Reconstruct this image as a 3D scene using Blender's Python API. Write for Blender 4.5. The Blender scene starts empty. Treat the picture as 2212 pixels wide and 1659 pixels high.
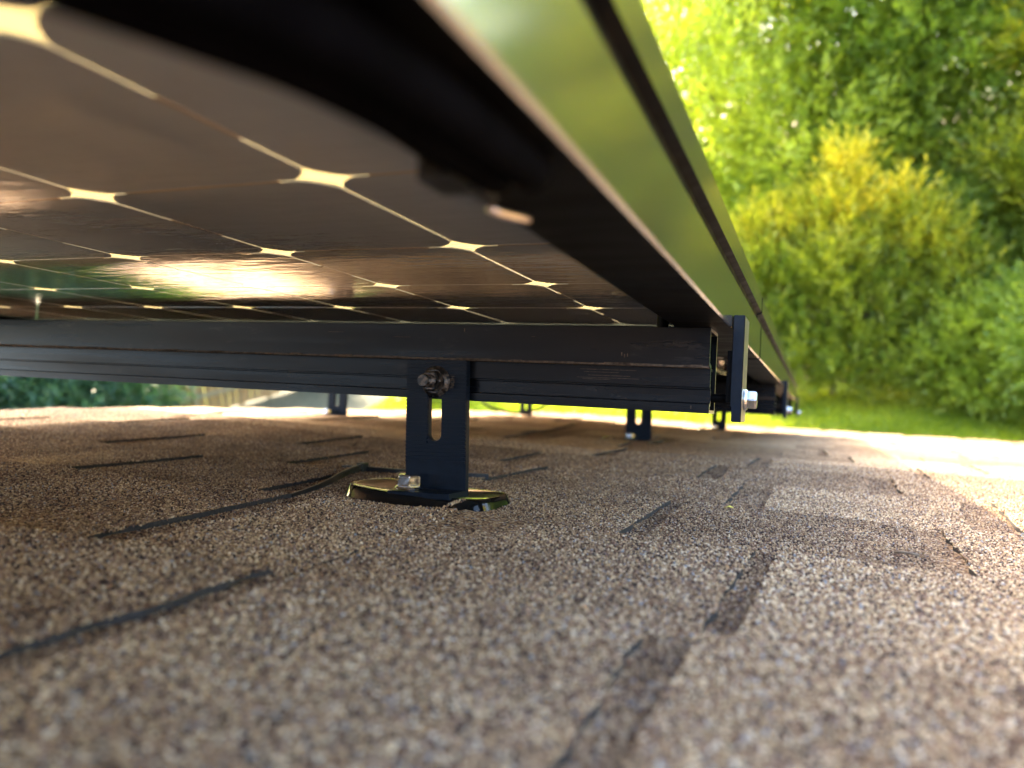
import bpy, bmesh, math, random
import numpy as np
from mathutils import Matrix, Vector

random.seed(7)
rng = np.random.default_rng(11)
scn = bpy.context.scene
col = scn.collection

# ---------------------------------------------------------------- frame of reference
# Roof coordinates: X along the rails, Y down the slope, Z off the roof, origin at eye level.
PITCH = math.radians(18)
EYE = 3.9
ROOF = Matrix.Translation((0, 0, EYE)) @ Matrix.Rotation(-PITCH, 4, 'X')

# ---------------------------------------------------------------- camera
CM = ((0.92670853, 0.04020388, -0.37362408),
      (0.37214482, 0.03979208, 0.92732132),
      (0.05214919, -0.99839884, 0.02191399))
cam_d = bpy.data.cameras.new("camera")
cam = bpy.data.objects.new("camera", cam_d)
col.objects.link(cam)
R = Matrix([[CM[i][0], -CM[i][1], -CM[i][2]] for i in range(3)]).to_4x4()
cam.matrix_world = ROOF @ R
cam_d.sensor_width = 36
cam_d.lens = 1609.3 / 2212 * 36
cam_d.clip_start = 0.005
cam_d.clip_end = 1500
cam_d.dof.use_dof = True
cam_d.dof.focus_distance = 0.52
cam_d.dof.aperture_fstop = 6.1
scn.camera = cam

# ---------------------------------------------------------------- sky, sun, exposure
SUN_ROOF = Vector((-0.2, 0.15, 0.1925)).normalized()
SUN = (ROOF.to_3x3() @ SUN_ROOF).normalized()
elev = math.asin(SUN.z)
azim = math.atan2(SUN.x, SUN.y)
w = bpy.data.worlds.new("World")
scn.world = w
w.use_nodes = True
nt = w.node_tree
bg = nt.nodes["Background"]
sky = nt.nodes.new("ShaderNodeTexSky")
sky.sky_type = 'NISHITA'
sky.sun_disc = False
sky.sun_elevation = elev
sky.sun_rotation = azim
sky.air_density = 1.0
sky.dust_density = 4.0
sky.ozone_density = 0.6
nt.links.new(sky.outputs[0], bg.inputs[0])
bg.inputs[1].default_value = 0.15
sd = bpy.data.lights.new("sun", 'SUN')
sd.energy = 2.2
sd.angle = math.radians(0.53)
sd.color = (1.0, 0.83, 0.56)
sun = bpy.data.objects.new("sun", sd)
sun.rotation_euler = SUN.to_track_quat('Z', 'Y').to_euler()
sun.location = (0, 0, 30)
col.objects.link(sun)
scn.view_settings.view_transform = 'Standard'
scn.view_settings.look = 'None'
scn.view_settings.exposure = 3.5
scn.view_settings.gamma = 1
scn.view_settings.use_curve_mapping = False
scn.cycles.use_denoising = True
scn.cycles.max_bounces = 8
scn.cycles.sample_clamp_indirect = 8
scn.cycles.use_adaptive_sampling = False


# ---------------------------------------------------------------- helpers
def tag(o, label=None, cat=None, group=None, kind=None):
    if label: o['label'] = label
    if cat: o['category'] = cat
    if group: o['group'] = group
    if kind: o['kind'] = kind
    return o


def thing(name, label, cat, loc=(0, 0, 0), rot=None, group=None, world=False):
    o = bpy.data.objects.new(name, None)
    o.empty_display_size = 0.05
    col.objects.link(o)
    m = Matrix.Translation(loc)
    if rot is not None: m = m @ rot
    o.matrix_world = m if world else ROOF @ m
    return tag(o, label, cat, group)


def mesh_obj(name, me, mats, parent=None, world=False):
    o = bpy.data.objects.new(name, me)
    for m in (mats if isinstance(mats, (list, tuple)) else [mats]):
        me.materials.append(m)
    col.objects.link(o)
    if parent is not None:
        o.parent = parent
    elif not world:
        o.matrix_world = ROOF.copy()
    return o


def from_bm(bm, name, mats, parent=None, smooth=False, world=False):
    me = bpy.data.meshes.new(name)
    bm.normal_update()
    bm.to_mesh(me)
    bm.free()
    if smooth:
        me.polygons.foreach_set('use_smooth', [True] * len(me.polygons))
    return mesh_obj(name, me, mats, parent, world)


def pydata(name, v, f, mats, parent=None, smooth=False, world=False, midx=None):
    me = bpy.data.meshes.new(name)
    me.from_pydata([tuple(p) for p in v], [], f)
    if smooth:
        me.polygons.foreach_set('use_smooth', [True] * len(me.polygons))
    o = mesh_obj(name, me, mats, parent, world)
    if midx is not None:
        me.polygons.foreach_set('material_index', midx)
    return o


def box(bm, x0, x1, y0, y1, z0, z1, bev=0.0, mat=0):
    r = bmesh.ops.create_cube(bm, size=1)
    vs = r['verts']
    for v in vs:
        v.co = Vector(((x0 + x1) / 2 + v.co.x * (x1 - x0), (y0 + y1) / 2 + v.co.y * (y1 - y0), (z0 + z1) / 2 + v.co.z * (z1 - z0)))
    fs = set(f for v in vs for f in v.link_faces)
    for f in fs: f.material_index = mat
    if bev:
        es = list(set(e for v in vs for e in v.link_edges))
        bmesh.ops.bevel(bm, geom=es, offset=bev, segments=2, affect='EDGES', profile=0.5)


def lathe(prof, axis='Z', seg=32, origin=(0, 0, 0), bm=None):
    """prof: list of (radius, height) revolved about an axis; a number of sides of 6 gives a hexagon."""
    bm = bm or bmesh.new()
    rings = []
    for r, h in prof:
        ring = []
        for k in range(seg):
            a = 2 * math.pi * k / seg
            c, s = r * math.cos(a), r * math.sin(a)
            p = {'Z': (c, s, h), 'X': (h, c, s), 'Y': (c, h, s)}[axis]
            ring.append(bm.verts.new(Vector(p) + Vector(origin)))
        rings.append(ring)
    for a, b in zip(rings, rings[1:]):
        for k in range(seg):
            bm.faces.new((a[k], a[(k + 1) % seg], b[(k + 1) % seg], b[k]))
    bm.faces.new(rings[0][::-1])
    bm.faces.new(rings[-1])
    bmesh.ops.recalc_face_normals(bm, faces=bm.faces)
    return bm


def tube(pts, r, seg=10, flat=None):
    """sweep round (or flat = (width, thickness)) section along points"""
    bm = bmesh.new()
    rings = []
    P = [Vector(p) for p in pts]
    n = len(P)
    up = Vector((0, 0, 1))
    for i in range(n):
        t = (P[min(i + 1, n - 1)] - P[max(i - 1, 0)]).normalized()
        s = t.cross(up)
        s = s.normalized() if s.length > 1e-4 else Vector((1, 0, 0))
        u = s.cross(t).normalized()
        ring = []
        rr = r(i / (n - 1)) if callable(r) else r
        if flat:
            for a, b in ((-1, -1), (1, -1), (1, 1), (-1, 1)):
                ring.append(bm.verts.new(P[i] + u * (a * flat[0] / 2) + s * (b * flat[1] / 2)))
        else:
            for k in range(seg):
                a = 2 * math.pi * k / seg
                ring.append(bm.verts.new(P[i] + s * (rr * math.cos(a)) + u * (rr * math.sin(a))))
        rings.append(ring)
    m = len(rings[0])
    for a, b in zip(rings, rings[1:]):
        for k in range(m):
            bm.faces.new((a[k], a[(k + 1) % m], b[(k + 1) % m], b[k]))
    bm.faces.new(rings[0][::-1])
    bm.faces.new(rings[-1])
    bmesh.ops.recalc_face_normals(bm, faces=bm.faces)
    return bm


def spline(ctrl, n=40):
    C = [Vector(c) for c in ctrl]
    C = [C[0] * 2 - C[1]] + C + [C[-1] * 2 - C[-2]]
    out = []
    segs = len(C) - 3
    for i in range(n + 1):
        u = i / n * segs
        k = min(int(u), segs - 1)
        t = u - k
        a, b, c, d = C[k:k + 4]
        out.append(0.5 * ((2 * b) + (c - a) * t + (2 * a - 5 * b + 4 * c - d) * t * t + (3 * b - a - 3 * c + d) * t ** 3))
    return out


# ---------------------------------------------------------------- materials
def mat(name, base=(.5, .5, .5), rough=.5, metal=0.0, spec=.5, coat=0.0, trans=None):
    m = bpy.data.materials.new(name)
    m.use_nodes = True
    p = m.node_tree.nodes["Principled BSDF"]
    p.inputs['Base Color'].default_value = (*base, 1)
    p.inputs['Roughness'].default_value = rough
    p.inputs['Metallic'].default_value = metal
    p.inputs['Specular IOR Level'].default_value = spec
    p.inputs['Coat Weight'].default_value = coat
    return m


def N(m, t, **kw):
    n = m.node_tree.nodes.new(t)
    for k, v in kw.items(): setattr(n, k, v)
    return n


def L(m, a, b): m.node_tree.links.new(a, b)


def P_(m): return m.node_tree.nodes["Principled BSDF"]


def noise(m, scale, detail=4, rough=.6, vec=None, mapping=None):
    n = N(m, 'ShaderNodeTexNoise')
    n.inputs['Scale'].default_value = scale
    n.inputs['Detail'].default_value = detail
    n.inputs['Roughness'].default_value = rough
    tc = N(m, 'ShaderNodeTexCoord')
    src = tc.outputs['Object']
    if mapping:
        mp = N(m, 'ShaderNodeMapping')
        mp.inputs['Scale'].default_value = mapping
        L(m, src, mp.inputs[0])
        src = mp.outputs[0]
    L(m, src, n.inputs['Vector'])
    return n


def ramp(m, fac, stops, interp='LINEAR'):
    r = N(m, 'ShaderNodeValToRGB')
    r.color_ramp.interpolation = interp
    el = r.color_ramp.elements
    while len(el) > 1: el.remove(el[-1])
    el[0].position = stops[0][0]
    el[0].color = (*stops[0][1], 1)
    for p, c in stops[1:]:
        e = el.new(p)
        e.color = (*c, 1)
    L(m, fac, r.inputs[0])
    return r


def vary(m, scale, c0, c1, detail=5, mapping=None, lo=.35, hi=.65, rough=None, bump=None):
    n = noise(m, scale, detail, mapping=mapping)
    r = ramp(m, n.outputs[0], [(lo, c0), (hi, c1)])
    L(m, r.outputs[0], P_(m).inputs['Base Color'])
    if rough:
        rr = ramp(m, n.outputs[0], [(lo, (rough[0],) * 3), (hi, (rough[1],) * 3)])
        L(m, rr.outputs[0], P_(m).inputs['Roughness'])
    if bump:
        nb = noise(m, bump[0], 3, mapping=mapping)
        b = N(m, 'ShaderNodeBump')
        b.inputs['Strength'].default_value = bump[1]
        b.inputs['Distance'].default_value = bump[2]
        L(m, nb.outputs[0], b.inputs['Height'])
        L(m, b.outputs[0], P_(m).inputs['Normal'])
    return m


GRAN = [(0, (.045, .033, .032)), (.11, (.120, .074, .055)), (.25, (.245, .145, .090)), (.40, (.430, .300, .175)),
        (.56, (.350, .225, .150)), (.68, (.590, .430, .255)), (.82, (.760, .610, .415)), (.91, (.290, .205, .180)), (.945, (.300, .320, .350)),
        (.97, (.780, .660, .510))]


def granule_color(m, rnd, tone):
    r = ramp(m, rnd, GRAN, 'CONSTANT')
    t = ramp(m, tone, [(0, (.40, .345, .32)), (.35, (.80, .73, .67)), (.7, (1.08, 1.04, .97)), (1, (1.25, 1.22, 1.12))])
    mx = N(m, 'ShaderNodeMix', data_type='RGBA', blend_type='MULTIPLY')
    mx.inputs[0].default_value = 1
    L(m, r.outputs[0], mx.inputs[6])
    L(m, t.outputs[0], mx.inputs[7])
    return mx.outputs[2]


M_SH = mat("asphalt_shingle", rough=.9, spec=.04)
vo = N(M_SH, 'ShaderNodeTexVoronoi')
vo.inputs['Scale'].default_value = 680
tc = N(M_SH, 'ShaderNodeTexCoord')
L(M_SH, tc.outputs['Object'], vo.inputs['Vector'])
sepc = N(M_SH, 'ShaderNodeSeparateColor')
L(M_SH, vo.outputs['Color'], sepc.inputs[0])
att = N(M_SH, 'ShaderNodeAttribute', attribute_name='tone')
nz = noise(M_SH, 9, 4)
ad = N(M_SH, 'ShaderNodeMath', operation='MULTIPLY_ADD')
L(M_SH, nz.outputs[0], ad.inputs[0])
ad.inputs[1].default_value = .5
ad2 = N(M_SH, 'ShaderNodeMath', operation='SUBTRACT')
L(M_SH, att.outputs['Fac'], ad.inputs[2])
L(M_SH, ad.outputs[0], ad2.inputs[0])
ad2.inputs[1].default_value = .25
gc = granule_color(M_SH, sepc.outputs[0], ad2.outputs[0])
L(M_SH, gc, P_(M_SH).inputs['Base Color'])
bp = N(M_SH, 'ShaderNodeBump')
bp.inputs['Strength'].default_value = .8
bp.inputs['Distance'].default_value = .0006
bp.invert = True
L(M_SH, vo.outputs['Distance'], bp.inputs['Height'])
L(M_SH, bp.outputs[0], P_(M_SH).inputs['Normal'])

M_GR = mat("shingle_granule", rough=.65, spec=.15)
oi = N(M_GR, 'ShaderNodeObjectInfo')
ta = N(M_GR, 'ShaderNodeAttribute', attribute_name='tone')
ta.attribute_type = 'INSTANCER'
L(M_GR, granule_color(M_GR, oi.outputs['Random'], ta.outputs['Fac']), P_(M_GR).inputs['Base Color'])

M_EDGE = vary(mat("cut_asphalt_edge", rough=.8), 500, (.012, .012, .013), (.05, .04, .036))
M_BLK = vary(mat("black_anodised_aluminium", rough=.42, metal=.0, spec=.06), 60, (.0015, .0015, .002), (.004, .0035, .003), rough=(.34, .5), mapping=(.2, 1, 1))
M_RAIL = vary(mat("rail_black_anodised", rough=.4, metal=.0, spec=.17), 70, (.002, .0025, .0035), (.006, .0065, .008), rough=(.22, .40), mapping=(.06, 1, 1))
def scuffs(m, colr, scale, lo, hi, mapping):
    p = P_(m)
    src = p.inputs['Base Color'].links[0].from_socket
    n = noise(m, scale, 8, .75, mapping=mapping)
    f = ramp(m, n.outputs[0], [(lo, (0, 0, 0)), (hi, (1, 1, 1))])
    mx = N(m, 'ShaderNodeMix', data_type='RGBA')
    L(m, f.outputs[0], mx.inputs[0])
    L(m, src, mx.inputs[6])
    mx.inputs[7].default_value = (*colr, 1)
    L(m, mx.outputs[2], p.inputs['Base Color'])


scuffs(M_RAIL, (.05, .045, .04), 38, .60, .80, (.5, 2, 2))
scuffs(M_BLK, (.035, .028, .022), 30, .58, .82, (1, 1, 1))
M_FACE = mat("frame_outer_face", (.76, .69, .58), .13, metal=.97)
_n = noise(M_FACE, 900, 2, mapping=(1, .02, 1))
_b = N(M_FACE, 'ShaderNodeBump')
_b.inputs['Strength'].default_value = .10
_b.inputs['Distance'].default_value = .0004
L(M_FACE, _n.outputs[0], _b.inputs['Height'])
L(M_FACE, _b.outputs[0], P_(M_FACE).inputs['Normal'])
M_SIDE = vary(mat("brushed_clamp_side", (.4, .4, .35), .3, metal=.9), 300, (.30, .30, .27), (.42, .42, .38), mapping=(1, 1, .1))
M_DUST = vary(mat("brown_dust", rough=.95, spec=.1), 350, (.055, .040, .030), (.15, .108, .075))
M_SILV = vary(mat("cut_aluminium", rough=.28, metal=1), 200, (.6, .62, .66), (.85, .86, .88))
M_STEEL = vary(mat("stainless_steel", rough=.14, metal=1), 260, (.62, .64, .66), (.82, .82, .84), rough=(.08, .24))
M_NUT = vary(mat("dark_dusty_nut", rough=.5, metal=.6), 260, (.02, .018, .017), (.26, .20, .16), lo=.45, hi=.75, rough=(.3, .7))
M_GLOSS = mat("glossy_black_paint", (.006, .006, .006), .06, spec=.36, coat=0)
M_FOOT = vary(mat("grey_blue_anodised", rough=.38, metal=0, spec=.14), 140, (.004, .007, .012), (.007, .011, .019), rough=(.32, .45))
M_RUB = vary(mat("black_cable_jacket", rough=.42, spec=.5), 80, (.008, .008, .009), (.016, .016, .017))
M_CABLE = vary(mat("dull_cable_jacket", rough=.9, spec=.02), 80, (.001, .001, .0015), (.002, .002, .003))
M_TIE = vary(mat("black_nylon_tie", rough=.35, spec=.5), 80, (.010, .010, .011), (.022, .022, .023))
M_CLIP = mat("clip_wire", (.75, .62, .56), .3, metal=.9)


def glossy_back(name, c0, c1, translucent=None):
    m = mat(name, rough=.025, spec=1.0)
    p = P_(m)
    p.inputs['Coat Weight'].default_value = 1
    p.inputs['Coat IOR'].default_value = 1.65
    p.inputs['Coat Roughness'].default_value = .02
    n = noise(m, 14, 5, mapping=(1, .5, 1))
    r = ramp(m, n.outputs[0], [(.3, c0), (.7, c1)])
    L(m, r.outputs[0], p.inputs['Base Color'])
    # stretched ripples of the laminate
    a = noise(m, 55, 3, mapping=(.35, 1.6, 1))
    b2 = noise(m, 420, 2, mapping=(1, .15, 1))
    mx = N(m, 'ShaderNodeMath', operation='MULTIPLY_ADD')
    L(m, b2.outputs[0], mx.inputs[0])
    mx.inputs[1].default_value = .10
    L(m, a.outputs[0], mx.inputs[2])
    b = N(m, 'ShaderNodeBump')
    b.inputs['Strength'].default_value = .35
    b.inputs['Distance'].default_value = .0006
    L(m, mx.outputs[0], b.inputs['Height'])
    L(m, b.outputs[0], p.inputs['Normal'])
    L(m, b.outputs[0], p.inputs['Coat Normal'])
    if translucent:
        t = N(m, 'ShaderNodeBsdfTranslucent')
        t.inputs[0].default_value = (*translucent, 1)
        ms = N(m, 'ShaderNodeAddShader')
        out = [q for q in m.node_tree.nodes if q.type == 'OUTPUT_MATERIAL'][0]
        L(m, p.outputs[0], ms.inputs[0])
        L(m, t.outputs[0], ms.inputs[1])
        L(m, ms.outputs[0], out.inputs[0])
    return m


M_CELL = glossy_back("cell_rear", (.52, .545, .60), (.60, .625, .68))
M_CELLTOP = mat("cell_front", (.008, .009, .02), .08, spec=.6)
M_TAB = glossy_back("copper_tab", (.62, .50, .38), (.66, .54, .42))
M_BACK = glossy_back("translucent_backsheet", (.26, .21, .13), (.30, .24, .15), (.150, .116, .050))


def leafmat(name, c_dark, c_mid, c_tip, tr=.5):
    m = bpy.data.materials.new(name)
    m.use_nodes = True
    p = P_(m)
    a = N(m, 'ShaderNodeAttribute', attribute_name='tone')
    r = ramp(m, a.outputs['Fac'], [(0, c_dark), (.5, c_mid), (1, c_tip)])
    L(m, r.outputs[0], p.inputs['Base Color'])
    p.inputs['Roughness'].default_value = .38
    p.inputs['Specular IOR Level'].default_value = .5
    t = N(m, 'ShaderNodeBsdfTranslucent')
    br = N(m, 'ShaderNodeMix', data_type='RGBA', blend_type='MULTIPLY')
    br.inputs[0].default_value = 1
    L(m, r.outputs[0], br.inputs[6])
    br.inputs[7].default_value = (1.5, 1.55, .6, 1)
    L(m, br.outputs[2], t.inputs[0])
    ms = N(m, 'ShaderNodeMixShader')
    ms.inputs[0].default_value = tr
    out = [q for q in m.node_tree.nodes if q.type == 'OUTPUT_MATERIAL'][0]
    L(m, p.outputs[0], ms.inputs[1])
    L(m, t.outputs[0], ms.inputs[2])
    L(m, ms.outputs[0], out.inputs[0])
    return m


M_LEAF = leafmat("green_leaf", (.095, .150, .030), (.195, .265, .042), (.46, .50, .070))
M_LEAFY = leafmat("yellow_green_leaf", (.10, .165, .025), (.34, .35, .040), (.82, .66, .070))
M_LEAFB = leafmat("shade_tinted_leaf", (.024, .060, .042), (.050, .115, .075), (.16, .25, .12), .4)  # shade put into the leaf colour: darker and bluer than the other leaves
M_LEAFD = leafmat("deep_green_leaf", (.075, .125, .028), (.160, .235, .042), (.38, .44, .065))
M_BARK = vary(mat("bark", rough=.9), 14, (.05, .038, .028), (.16, .12, .09), mapping=(4, 4, 1))
M_LAWN = mat("lawn_grass", rough=.9, spec=.1)
_n1 = noise(M_LAWN, 1.6, 6)
_r = ramp(M_LAWN, _n1.outputs[0], [(.3, (.11, .17, .016)), (.5, (.19, .27, .022)), (.7, (.31, .36, .035))])
L(M_LAWN, _r.outputs[0], P_(M_LAWN).inputs['Base Color'])
M_BLADE = leafmat("grass_blade", (.12, .18, .014), (.28, .34, .022), (.50, .52, .04), .5)
M_GRAVEL = vary(mat("grey_gravel", rough=.95), 9, (.035, .045, .022), (.085, .085, .055))
M_SOIL = vary(mat("leaf_litter_soil", rough=.95), 3, (.10, .075, .045), (.28, .22, .14))
M_WOOD = vary(mat("cedar_board", rough=.8), 6, (.20, .125, .06), (.36, .235, .115), mapping=(5, 5, .4))
M_WOODP = vary(mat("pale_weathered_rail", rough=.8), 9, (.22, .175, .12), (.30, .245, .17), mapping=(.4, 4, 4))
M_STUCCO = vary(mat("stucco", rough=.9), 20, (.50, .47, .42), (.60, .57, .52))
M_WHITE = vary(mat("painted_fascia", rough=.6), 12, (.62, .60, .56), (.72, .70, .66))
M_DARKGLASS = mat("window_glass", (.03, .04, .05), .05, spec=.8)
M_DRY = vary(mat("dry_leaf", rough=.7), 90, (.55, .42, .05), (.70, .60, .12))
M_TWIG = vary(mat("dry_twig", rough=.8), 200, (.10, .07, .05), (.24, .18, .12))


# ---------------------------------------------------------------- ground
def sheet(name, pts, z, m):
    bm = bmesh.new()
    bm.faces.new([bm.verts.new((x, y, z)) for x, y in pts])
    bmesh.ops.recalc_face_normals(bm, faces=bm.faces)
    if bm.faces[:][0].normal.z < 0: bmesh.ops.reverse_faces(bm, faces=bm.faces)
    return tag(from_bm(bm, name, m, world=True), kind='structure')


sheet("ground", [(-400, -400), (400, -400), (400, 600), (-400, 600)], 0, M_LAWN)
sheet("gravel_path", [(-9.7, 10.2), (-7.6, 10.3), (-7.3, 11.2), (-7.9, 12.6), (-8.4, 16.0), (-9.1, 20), (-11.0, 20), (-10.3, 12.5), (-10.6, 9.9)], .004, M_GRAVEL)
sheet("planting_bed", [(-1.0, 14.4), (0.2, 14.1), (1.2, 14.3), (2.2, 14.1), (3.6, 13.6), (6, 14.0), (14, 12), (22, 16), (22, 26), (-14, 26), (-8, 17), (-4, 16), (-2.2, 15.2)], .004, M_SOIL)


# ---------------------------------------------------------------- roof surface
def sm(a, b, x):
    t = np.clip((x - a) / (b - a), 0, 1)
    return t * t * (3 - 2 * t)


def base(x, y):
    return (-.0855 + .0135 * sm(.5, 1.35, y) + .010 * sm(.62, 1.0, -x)
            + .0010 * np.sin(x * 9.1 + 1.3) * np.sin(y * 7.3 + .4) + .0007 * np.sin(x * 23 + y * 5))


def curl(x, y):
    return .0034 * sm(-.262, -.207, x) * (1 - sm(-.2072, -.2068, x)) * sm(.37, .43, y) * (1 - sm(.448, .452, y))


Y0, EXPO = .445, .183
RX0, RX1 = -1.33, 4.6
WEDGE, LAM = .0046, .0034
EAVE = Y0 + 18 * EXPO          # lowest butt line

deck_t = thing("roof", None, None)
tag(deck_t, kind='structure')
bm = bmesh.new()
box(bm, RX0 + .012, RX1 - .012, -4.2, EAVE - .012, -.125, -.0935)
from_bm(bm, "roof_deck", M_WOOD, deck_t)
bm = bmesh.new()
box(bm, RX0 + .006, RX0 + .0118, -4.2, EAVE - .012, -.24, -.0900)
from_bm(bm, "rake_fascia", M_WHITE, deck_t)
bm = bmesh.new()
box(bm, RX0 + .012, RX1 - .012, EAVE - .0118, EAVE + .008, -.25, -.0885)
from_bm(bm, "eave_fascia", M_WHITE, deck_t)


def course_y(n): return Y0 + (n - 1) * EXPO, Y0 + n * EXPO


def grid_strip(x0, x1, y0, y1, nx, ny, lift, jl=0, jr=0, sk0=0, sk1=0, jb=0.0, rg=None):
    """top grid + skirt of one asphalt piece. lift(y) height above base. Returns verts, faces, material index"""
    xs = np.linspace(0, 1, nx + 1)
    ys = np.linspace(0, 1, ny + 1)
    V, F, MI = [], [], []
    for j, v in enumerate(ys):
        a = x0 + sk0 * v + (rg.normal(0, jl) if rg is not None and jl else 0)
        b = x1 + sk1 * v + (rg.normal(0, jr) if rg is not None and jr else 0)
        for i, u in enumerate(xs):
            x = a + (b - a) * u
            y = y0 + (y1 - y0) * v
            if j == ny and rg is not None: y += rg.normal(0, jb)
            V.append((x, y, float(base(x, y)) + lift(v) + (float(curl(x, y)) if jl and y1 < .46 else 0)))
    nT = len(V)
    W = nx + 1
    for j in range(ny):
        for i in range(nx):
            q = j * W + i
            F.append((q, q + 1, q + 1 + W, q + W))
            MI.append(0)
    loop = [j * W for j in range(ny, -1, -1)][:-1] + list(range(0, nx)) + [j * W + nx for j in range(0, ny)] + [ny * W + i for i in range(nx, 0, -1)]
    idx = {}
    for q in loop:
        x, y, z = V[q]
        idx[q] = len(V)
        V.append((x, y, float(base(x, y)) - .0045))
    for a, b in zip(loop, loop[1:] + loop[:1]):
        F.append((b, a, idx[a], idx[b]))
        MI.append(1)
    return V, F, MI


def tone_attr(me, vals):
    a = me.attributes.new('tone', 'FLOAT', 'POINT')
    a.data.foreach_set('value', np.asarray(vals, dtype=np.float32))


# hand-set tabs of the courses nearest the lens: (left, right, tone, skew left, skew right)
HAND = {
    -2: [(-.40, -.16, .40, 0, .004), (-.148, .016, .48, .004, 0), (.026, .30, .44, 0, 0)],
    -1: [(-.60, -.215, .32, 0, .003), (-.197, -.048, .46, .003, -.003), (-.037, .17, .50, .005, -.004), (.20, .40, .55, 0, 0)],
    0: [(-.66, -.345, .28, .008, -.004), (-.318, -.209, .52, 0, .002), (-.2065, -.036, .40, -.004, .010), (-.022, .14, .66, .008, .004), (.165, .40, .55, 0, 0)],
    1: [(-1.31, -.98, .4, 0, 0), (-.95, -.62, .30, 0, .01), (-.59, -.40, .22, .004, -.01), (-.37, -.113, .42, .01, .006), (-.093, .066, .26, 0, .008), (.088, .30, .68, .003, 0), (.33, .52, .4, 0, 0)],
    2: [(-1.31, -1.1, .5, 0, 0), (-1.07, -.80, .34, 0, .012), (-.76, -.53, .26, -.01, .01), (-.49, -.30, .30, 0, .02), (-.27, -.068, .36, .01, .006), (-.035, .112, .66, .004, .018), (.150, .38, .6, .01, 0), (.40, .6, .45, 0, 0)],
    3: [(-1.31, -1.0, .30, 0, 0), (-.96, -.66, .35, 0, .012), (-.62, -.36, .24, -.01, .01), (-.33, -.12, .42, 0, .01), (-.09, .06, .35, 0, 0), (.09, .21, .55, 0, 0), (.24, .5, .7, 0, 0)],
    4: [(-1.31, -1.1, .45, 0, 0), (-1.07, -.30, .86, 0, .03), (-.26, -.08, .44, 0, .01), (-.05, .12, .6, 0, .01), (.14, .34, .35, 0, 0), (.37, .6, .7, 0, 0)],  # light strip from the panel joint put into the wide tab's pale tone
}
ALLTABS = {}
for n in range(-25, 19):
    if n in HAND:
        lst = list(HAND[n])
        x = lst[-1][1] + .03
        xl = lst[0][0] - .03
        while xl > RX0 + .12:
            ww = random.uniform(.09, .24)
            a = max(RX0 + .005, xl - ww)
            lst.insert(0, (a, xl, random.uniform(.15, .8), 0, random.uniform(-.01, .01)))
            xl = a - random.uniform(.015, .10)
    else:
        lst = []
        x = RX0 + .005
    while x < RX1 - .03:
        ww = random.uniform(.09, .26)
        b = min(RX1 - .004, x + ww)
        lst.append((x, b, random.choice([.2, .3, .35, .45, .5, .6, .8]) + random.uniform(-.06, .06), random.uniform(-.008, .008), random.uniform(-.008, .008)))
        x = b + random.uniform(.015, .11)
    ALLTABS[n] = lst

BASETONE = {n: random.uniform(.14, .34) for n in range(-25, 19)}
BASETONE.update({-2: .25, -1: .24, 0: .22, 1: .20, 2: .30, 3: .24})

rg = np.random.default_rng(5)
for n in range(-25, 19):
    ya, yb = course_y(n)
    V, F, MI = grid_strip(RX0, RX1, ya - .012, yb, 60, 3, lambda v: .0008 + WEDGE * v, rg=rg, jb=.0006)
    o = pydata("shingle_course", V, F, [M_SH, M_EDGE], deck_t, midx=MI)
    tone_attr(o.data, [BASETONE[n]] * len(V))

cand = []
for n, lst in ALLTABS.items():
    ya, yb = course_y(n)
    for t in lst:
        xc, yc = (t[0] + t[1]) / 2, (ya + yb) / 2
        vis = yb > .05 and xc > -1.6 * yb - .15 and xc < .32 * yb + .25 and n >= -2
        cand.append((0 if vis else 1, yc, n, t))
cand.sort(key=lambda c: (c[0], c[1]))
SV, SF, SM, ST = [], [], [], []
for k, (hid, yc, n, t) in enumerate(cand):
    ya, yb = course_y(n)
    near = yc < 1.4 and not hid
    ny = 14 if near else 2
    V, F, MI = grid_strip(t[0], t[1], ya - .008, yb + .0012, 3 if near else 2, ny, lambda v: .0008 + WEDGE * v + LAM,
                          jl=.0014, jr=.0014, sk0=t[3], sk1=t[4], jb=.0006, rg=rg)
    if k < 290 and not hid:
        o = pydata("shingle_tab", V, F, [M_SH, M_EDGE], deck_t, midx=MI)
        tone_attr(o.data, [t[2]] * len(V))
    else:
        b0 = len(SV)
        SV += V
        SF += [tuple(i + b0 for i in f) for f in F]
        SM += MI
        ST += [t[2]] * len(V)
o = pydata("shingle_tabs_beyond", SV, SF, [M_SH, M_EDGE], deck_t, midx=SM)
tone_attr(o.data, ST)
tag(o, kind='stuff')

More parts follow.
